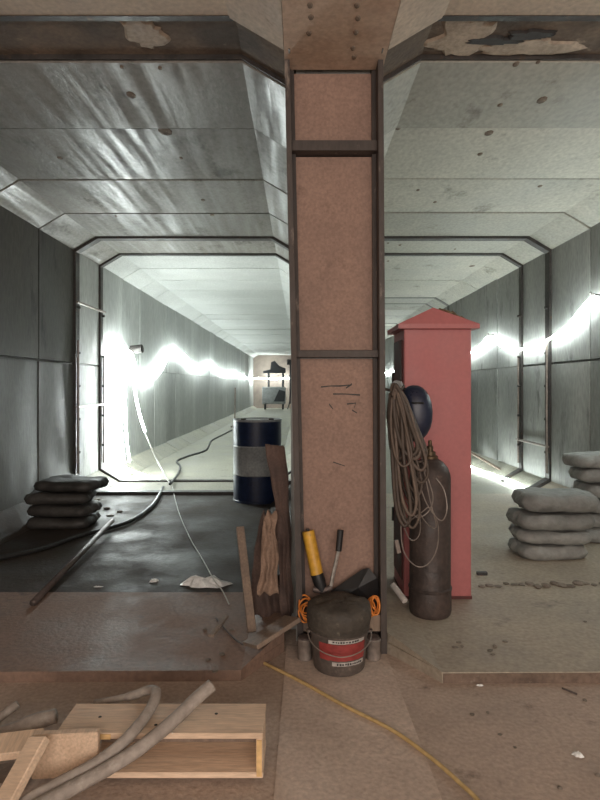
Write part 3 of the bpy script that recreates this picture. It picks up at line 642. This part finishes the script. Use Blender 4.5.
# helmet shell
hm = tag(empty('helmet', tuple(at(417, 413, 3.14))), 'dark navy rounded plastic helmet hanging against the red cabinet', 'helmet')
vs = []; fs = []; nu, nv = 20, 12
for j in range(nv+1):
    ph = math.pi*j/nv
    for i in range(nu):
        th = 2*math.pi*i/nu; s_ = math.sin(ph); c_ = math.cos(ph)
        x = .082*math.copysign(abs(math.cos(th)*s_)**.8, math.cos(th)*s_); y = .08*math.sin(th)*s_; z = .15*math.copysign(abs(c_)**.85, c_)
        x += .018*(z/.15)**2*(-1) + .01*(z/.15)
        vs.append((x, y, z))
for j in range(nv):
    for i in range(nu): fs.append((j*nu+i, j*nu+(i+1) % nu, (j+1)*nu+(i+1) % nu, (j+1)*nu+i))
sh = mesh('shell', vs, fs, 'navy_plastic', hm, smooth=True); sh.rotation_euler.y = math.radians(-6)
MB().tube([(.02, -.076, .055), (-.03, -.074, .055), (-.07, -.03, .06)], .006, 8).build('trim_band', 'black_plastic', hm, smooth=True)
MB().tube([(-.100, -.02, .143), (-.118, -.045, .146)], .028, 16).build('headband_knob', 'drum_grey', hm)
MB().tube([(-.05, 0, .12), (-.105, -.015, .14)], .010, 8).build('headband', 'black_plastic', hm)

# ------------------------------------------------------------------ things leaning left of the column
def drape(name, L, Rr, d0, m, folds, seed, thick=.022, amp=.018):
    # L, Rr: lists of left / right edge pixels from top to bottom, d0: depth per row
    nr, nc = 26, 14; vs = []; fs = []
    def lerp(pl, t):
        k = t*(len(pl)-1); i = min(int(k), len(pl)-2); f = k-i
        return tuple(pl[i][a]+(pl[i+1][a]-pl[i][a])*f for a in range(2))
    for side in (0, 1):
        for i in range(nr+1):
            t = i/nr; l, r = lerp(L, t), lerp(Rr, t); d = d0[0]+(d0[1]-d0[0])*t
            for j in range(nc+1):
                u = j/nc; px, py = l[0]+(r[0]-l[0])*u, l[1]+(r[1]-l[1])*u
                p = at(px, py, d); e = math.sin(math.pi*u)**.5
                off = .7*amp*math.sin(u*folds*math.pi*2+seed+2.5*t+1.6*noise.noise(Vector((u, t*3, seed+9))))*(.3+.7*t)+amp*1.5*noise.noise(Vector((u*2.6+t*1.5, t*5, seed)))+amp*.8*noise.noise(Vector((u*5-t*4, t*9, seed+3)))
                p.x += .012*noise.noise(Vector((u*1.5, t*6, seed+20))); p.z += (.03*noise.noise(Vector((u*4, seed, 1))) if t > .85 or t < .1 else 0)
                p.y += off+ (thick*e if side else -thick*e*.3); vs.append(p)
    K = (nr+1)*(nc+1); a = lambda i, j: i*(nc+1)+j
    for i in range(nr):
        for j in range(nc):
            f = (a(i, j), a(i, j+1), a(i+1, j+1), a(i+1, j)); fs += [f, tuple(x+K for x in f[::-1])]
    for i in range(nr): fs += [(a(i, 0), a(i+1, 0), a(i+1, 0)+K, a(i, 0)+K), (a(i, nc), a(i+1, nc), a(i+1, nc)+K, a(i, nc)+K)]
    for j in range(nc): fs += [(a(0, j), a(0, j+1), a(0, j+1)+K, a(0, j)+K), (a(nr, j), a(nr, j+1), a(nr, j+1)+K, a(nr, j)+K)]
    return mesh(name, vs, fs, m, smooth=True)
tag(drape('canvas_sheet', [(265, 444), (269, 470), (274, 500), (276, 540), (279, 580), (282, 618)], [(284, 447), (288, 470), (290, 500), (291, 540), (292, 580), (294, 614)], (3.20, 3.15), 'cloth_brown', 1.6, 2, amp=.014),
    'long dark brown canvas hanging down the left edge of the column', 'canvas')
tag(drape('canvas_sack', [(263, 512), (256, 535), (253, 565), (251, 590), (253, 616)], [(271, 513), (275, 535), (277, 565), (279, 590), (281, 618)], (3.30, 3.26), 'cloth_brown', 2.2, 7, amp=.014), 'dark brown sack behind the tan rag beside the column', 'sack')
tag(drape('canvas_rag', [(264, 514), (262, 535), (261, 565), (257, 594)], [(276, 512), (277, 540), (279, 565), (278, 594)], (3.10, 3.05), 'cloth_tan', 2.0, 4, amp=.02),
    'tan wrinkled rag hanging in front of the brown sack left of the column', 'rag')
def beam(name, a, b, w, t, m, label, cat, group=None, spin=0.0, par=None):
    a, b = Vector(a), Vector(b); dr2 = (b-a).normalized(); up = Vector((0, 0, 1)) if abs(dr2.z) < .9 else Vector((0, -1, 0))
    sx = dr2.cross(up).normalized(); su = sx.cross(dr2)
    M3 = Matrix((sx, dr2, su)).transposed().to_4x4()
    M3 = Matrix.Translation((a+b)/2) @ M3 @ Matrix.Rotation(spin, 4, 'Y')
    L_ = (b-a).length
    o = MB().box((-w/2, -L_/2, -t/2), (w/2, L_/2, t/2), bev=min(t, w)*.12).build(name, m, par)
    o.matrix_local = M3
    return tag(o, label, cat, group) if label else o
beam('leaning_plank', at(252, 634, 3.05)+Vector((0, 0, .01)), at(240, 527, 3.36), .045, .02, 'wood_dirty', 'narrow grey plank leaning upright against the hanging sacks', 'plank')
beam('short_plank', at(250, 648, 2.82)+Vector((0, 0, .01)), at(293, 622, 2.97)+Vector((0, 0, .02)), .15, .022, 'wood_dirty', 'short worn plank lying on the sloped footing left of the column', 'plank', spin=-.25)
beam('splinter', at(211, 638, 2.96)+Vector((0, 0, .01)), at(226, 616, 3.2), .03, .012, 'wood_dirty', 'small dark wood splinter on the floor left of the plank', 'splinter')

# ------------------------------------------------------------------ blue drum
dx_, dy_ = (257-CX)*7.0/F+.02, 6.78
dm = tag(empty('oil_drum', (dx_, dy_, ZF-.006)), 'dark blue steel drum with a pale grey middle band in the left cell', 'drum')
rd = .275
autosmooth(MB().lathe([(rd*.97, 0), (rd*1.02, .0), (rd*1.02, .02), (rd, .025), (rd, .30)], 32).build('lower_shell', 'drum_blue', dm), 35)
autosmooth(MB().lathe([(rd, .30), (rd*1.025, .31), (rd, .325), (rd, .61), (rd*1.025, .62), (rd, .635)], 32).build('middle_band', 'drum_grey', dm), 35)
autosmooth(MB().lathe([(rd, .635), (rd, .90), (rd*1.0, .91)], 32).build('upper_shell', 'drum_blue', dm), 35)
autosmooth(MB().lathe([(rd*1.02, .905), (rd*1.025, .93), (rd*.98, .93), (rd*.97, .918), (.02, .918)], 32).build('lid', 'drum_grey', dm), 35)
for s in (-1, 1): MB().lathe([(.03, .918), (.03, .932), (.01, .934)], 12).build('bung', 'dark_steel', dm).location = (s*.16, 0, 0)

# ------------------------------------------------------------------ foreground timber
cz0, cz1 = .006, .175; fy0, fy1 = 1.995, 2.185; bx0, bx1 = -.83, -.125
cr_ = tag(empty('timber_box', ((bx0+bx1)/2, fy0, 0)), 'open-fronted pale timber box of boards lying in the foreground', 'timber box')
T0 = cr_.location
def tb(name, a, b, m='wood', bev=.003):
    o = MB().box(a, b, bev=bev).build(name, m, cr_); o.data.transform(Matrix.Translation(-Vector(T0))); return o
tp = tb('top_board', (bx0, fy0, cz1-.02), (bx1, fy1, cz1)); tb('bottom_board', (bx0-.05, fy0, .022), (bx1, fy1, .042))
tb('end_board', (bx1-.024, fy0+.001, .042), (bx1-.002, fy1-.001, cz1-.02)); tb('back_board', (bx0+.1, fy1-.02, .042), (bx1-.026, fy1-.001, .11), 'wood_dirty')
tb('batten', (bx0+.1, fy0+.03, 0), (bx0+.16, fy1-.02, .022), 'wood_dirty'); tb('batten', (bx1-.26, fy0+.05, 0), (bx1-.2, fy1-.02, .022), 'wood_dirty')
tb('edge_strip', (bx0, fy0-.003, cz1-.019), (bx0+.19, fy0+.0005, cz1-.002), 'wood_edge', .0005)
tb('edge_strip', (bx1-.022, fy0-.003, .03), (bx1-.004, fy0+.0005, cz1-.022), 'wood_edge', .0005)
for x, y in ((bx0+.12, fy0+.10), (-.5, fy0+.05), (-.3, fy0+.12)):
    o = MB().lathe([(.006, cz1-.0005), (.006, cz1+.001), (.003, cz1+.0015)], 8).build('nail_head', 'ink', tp); o.location = Vector((x, y, 0))-Vector(T0)
# block in front of the box and the boards at the left edge
beam('plywood_block', at(33, 755, 1.93), at(99, 752, 1.95), .03, .145, 'wood', 'upright plywood offcut in front of the timber box', 'offcut')
beam('slanting_board', at(40, 738, 1.89), at(-6, 822, 1.70), .075, .028, 'wood', 'pale board slanting down from the plywood offcut at the left edge', 'board', spin=.3)
beam('flat_board', at(-40, 752, 2.0), at(40, 742, 2.02), .10, .03, 'wood', 'flat board running out of the frame behind the slanting board', 'board', spin=.2)
beam('ground_board', at(-40, 786, 1.99), at(30, 772, 2.03), .12, .03, 'wood_dirty', 'low dirty board on the ground under the flat board at the left edge', 'board')
tag(MB().tube([at(-30, 742, 2.15), at(10, 731, 2.17), at(35, 722, 2.19), at(56, 716, 2.2)], [.02, .026, .03, .026], 9, smooth=3).build('log_piece', 'pole_grey', smooth=True), 'rough grey log end behind the boards at the left edge', 'log')
tag(MB().tube([at(-20, 730, 2.3), at(0, 717, 2.33), at(18, 704, 2.36)], .017, 9, smooth=3).build('short_stick', 'pole_grey', smooth=True), 'short whitish stick poking in at the far left', 'stick')
tag(MB().tube([at(212, 685, 2.12), at(196, 699, 2.08), at(172, 722, 2.0), at(140, 748, 1.93), at(105, 770, 1.86), at(70, 789, 1.80), at(44, 803, 1.75), at(24, 815, 1.70)], .0225, 12, smooth=6).build('curved_pole', 'pole_grey', smooth=True),
    'long pale grey curved pole lying over the timber box', 'pole')
tag(MB().tube([at(95, 703, 2.30), at(130, 696, 2.26), at(148, 690, 2.22), at(156, 692, 2.16), at(152, 706, 2.09), at(138, 726, 2.0), at(118, 747, 1.93), at(90, 767, 1.87), at(58, 784, 1.82), at(34, 797, 1.78), at(18, 808, 1.75)], [.012, .016, .019, .0195, .02, .02], 12, smooth=6).build('bent_hose', 'pole_grey', smooth=True),
    'darker grey hose with a sharp bend beside the curved pole', 'hose')

# ------------------------------------------------------------------ rubble on the right and scattered stones
STM = []
for k in range(5):
    bm = bmesh.new(); bmesh.ops.create_icosphere(bm, subdivisions=2, radius=1)
    for v in bm.verts:
        v.co *= 1+.35*noise.noise(v.co*1.3+Vector((k*7, 0, 0)))+.12*noise.noise(v.co*3+Vector((k*3, 5, 0)))
        v.co.z *= .55
    me = bpy.data.meshes.new('rubble_stone'); bm.to_mesh(me); bm.free(); me.materials.append(MATS['stone']); STM.append(me)
def stone(x, y, z, sx, sy, sz, label, group, k, m=None):
    o = bpy.data.objects.new('rubble_stone', STM[k % 5]); C.objects.link(o); o.location = (x, y, z+sz*.38); o.scale = (sx, sy, sz); o.rotation_euler.z = R.uniform(0, 6.28)*0+R.uniform(-.4, .4)
    return tag(o, label, 'stone', group)
i = 0
for px in range(482, 604, 8):
    py = 586+R.uniform(-2, 3); p = onfloor(px, py, ZF); big = 1.6 if 525 < px < 580 else 1
    stone(p.x, p.y, ZF, R.uniform(.018, .028)*big*(.8 if big > 1 else 1), R.uniform(.015, .026)*big, R.uniform(.010, .018)*big, 'small stone in the rubble ridge across the right floor', 'rubble ridge on the right floor', i); i += 1
for px, py in ((459, 643), (462, 647), (455, 648), (490, 651), (495, 647), (493, 655), (585, 622), (505, 642)):
    p = onfloor(px, py, ZF); stone(p.x, p.y, ZF, R.uniform(.008, .018), R.uniform(.008, .014), R.uniform(.007, .012), 'dark crumb of debris on the right floor slab', 'crumbs on the right floor slab', i); i += 1
for px, py in ((570, 692), (585, 701), (488, 713), (500, 735), (515, 748), (472, 715), (560, 789), (598, 776)):
    p = onfloor(px, py, 0); stone(p.x, p.y, 0, R.uniform(.006, .013), R.uniform(.006, .012), R.uniform(.005, .01), 'tiny pebble on the dusty foreground floor at right', 'pebbles on the foreground floor', i); i += 1
for px, py in ((208, 660), (222, 655), (232, 630), (205, 630), (215, 672)):
    p = onfloor(px, py, ZF); stone(p.x, p.y, ZF, R.uniform(.008, .016), R.uniform(.008, .014), R.uniform(.006, .012), 'small dark clod on the brown floor left of the planks', 'clods left of the planks', i); i += 1
for px, py in ((97, 500), (93, 507), (107, 509), (94, 515), (120, 512), (110, 516)):
    p = onfloor(px, py, ZF-.006); stone(p.x, p.y, ZF-.006, R.uniform(.03, .05), R.uniform(.03, .05), R.uniform(.015, .025), 'dark lump on the wet floor beside the bag pile', 'lumps on the wet floor', i); i += 1
p = onfloor(482, 575, ZF); beam('black_offcut', (p.x-.035, p.y, ZF+.012), (p.x+.035, p.y, ZF+.012), .03, .022, 'ink', 'small black offcut on the floor right of the red cabinet', 'offcut')
tag(sheet('paper_bit', 478, 682.5, .035, .012, .002, 'white_plastic', 15, .006), 'white paper bit at the foot of the right slab edge', 'scrap').location.y -= .03
tag(sheet('tissue_scrap', 577, 755, .04, .035, .002, 'white_plastic', 19, .01), 'white tissue scrap on the foreground floor at the right edge', 'scrap')
p = onfloor(565, 690, .0); tag(MB().tube([onfloor(562, 688, .006), onfloor(577, 694, .006)], .004, 6).build('short_twig', 'steel_bar'), 'short dark twig on the foreground floor at right', 'twig')
# boards leaning at the foot of the right wall
beam('thin_board', at(470, 452, 9.6), at(524, 483, 7.9), .05, .02, 'wood_dirty', 'dark thin board lying along the foot of the right wall', 'board')

# ------------------------------------------------------------------ far end of the left cell
mc = tag(empty('site_machine', (-1.35, 33.0, ZF)), 'dark squat machine on a pale base at the far end of the left cell', 'machine')
MB().box((-.75, -.4, .3), (.55, .3, 1.25), bev=.04).build('body', 'drum_grey', mc)
MB().prism([(-.7, 2.02), (.55, 2.02), (.55, 2.28), (.2, 2.42), (-.05, 2.7), (-.25, 2.62), (-.3, 2.22), (-.7, 2.12)], -.3, .3).build('hood', 'machine_dark', mc)
for x in (-.4, .4): MB().tube([(x, 0, 1.2), (x, 0, 2.05)], .06, 8).build('strut', 'machine_dark', mc)
for sx in (-.6, .4):
    for sy in (-.25, .2): MB().tube([(sx, sy, .35), (sx, sy, 0)], .05, 8).build('leg', 'machine_dark', mc)
MB().prism([(-.1, .45), (.5, .45), (.55, 1.0), (.2, 1.1)], -.46, -.38).build('side_cover', 'machine_dark', mc)
st = tag(empty('lamp_stand', (-.55, 33.3, ZF)), 'thin dark lamp stand at the far end beside the machine', 'stand')
MB().tube([(0, 0, .3), (0, 0, 2.6)], .05, 8).build('pole', 'machine_dark', st); MB().box((-.18, -.1, 2.5), (.12, .1, 2.8), bev=.02).build('lamp_head', 'machine_dark', st)
for a in range(3): MB().tube([(0, 0, .5), (.3*math.cos(a*2.1), .3*math.sin(a*2.1), 0)], .03, 6).build('leg', 'machine_dark', st)
sk = tag(empty('marker_stake', (-2.05, 18.5, ZF)), 'slim grey stake standing by the left wall beyond the drum', 'stake')
MB().tube([(0, 0, .1), (.02, 0, 1.25)], .025, 8).build('pole', 'wire_grey', sk); MB().lathe([(.13, 0), (.13, .05), (.04, .1)], 12).build('foot', 'wire_grey', sk)
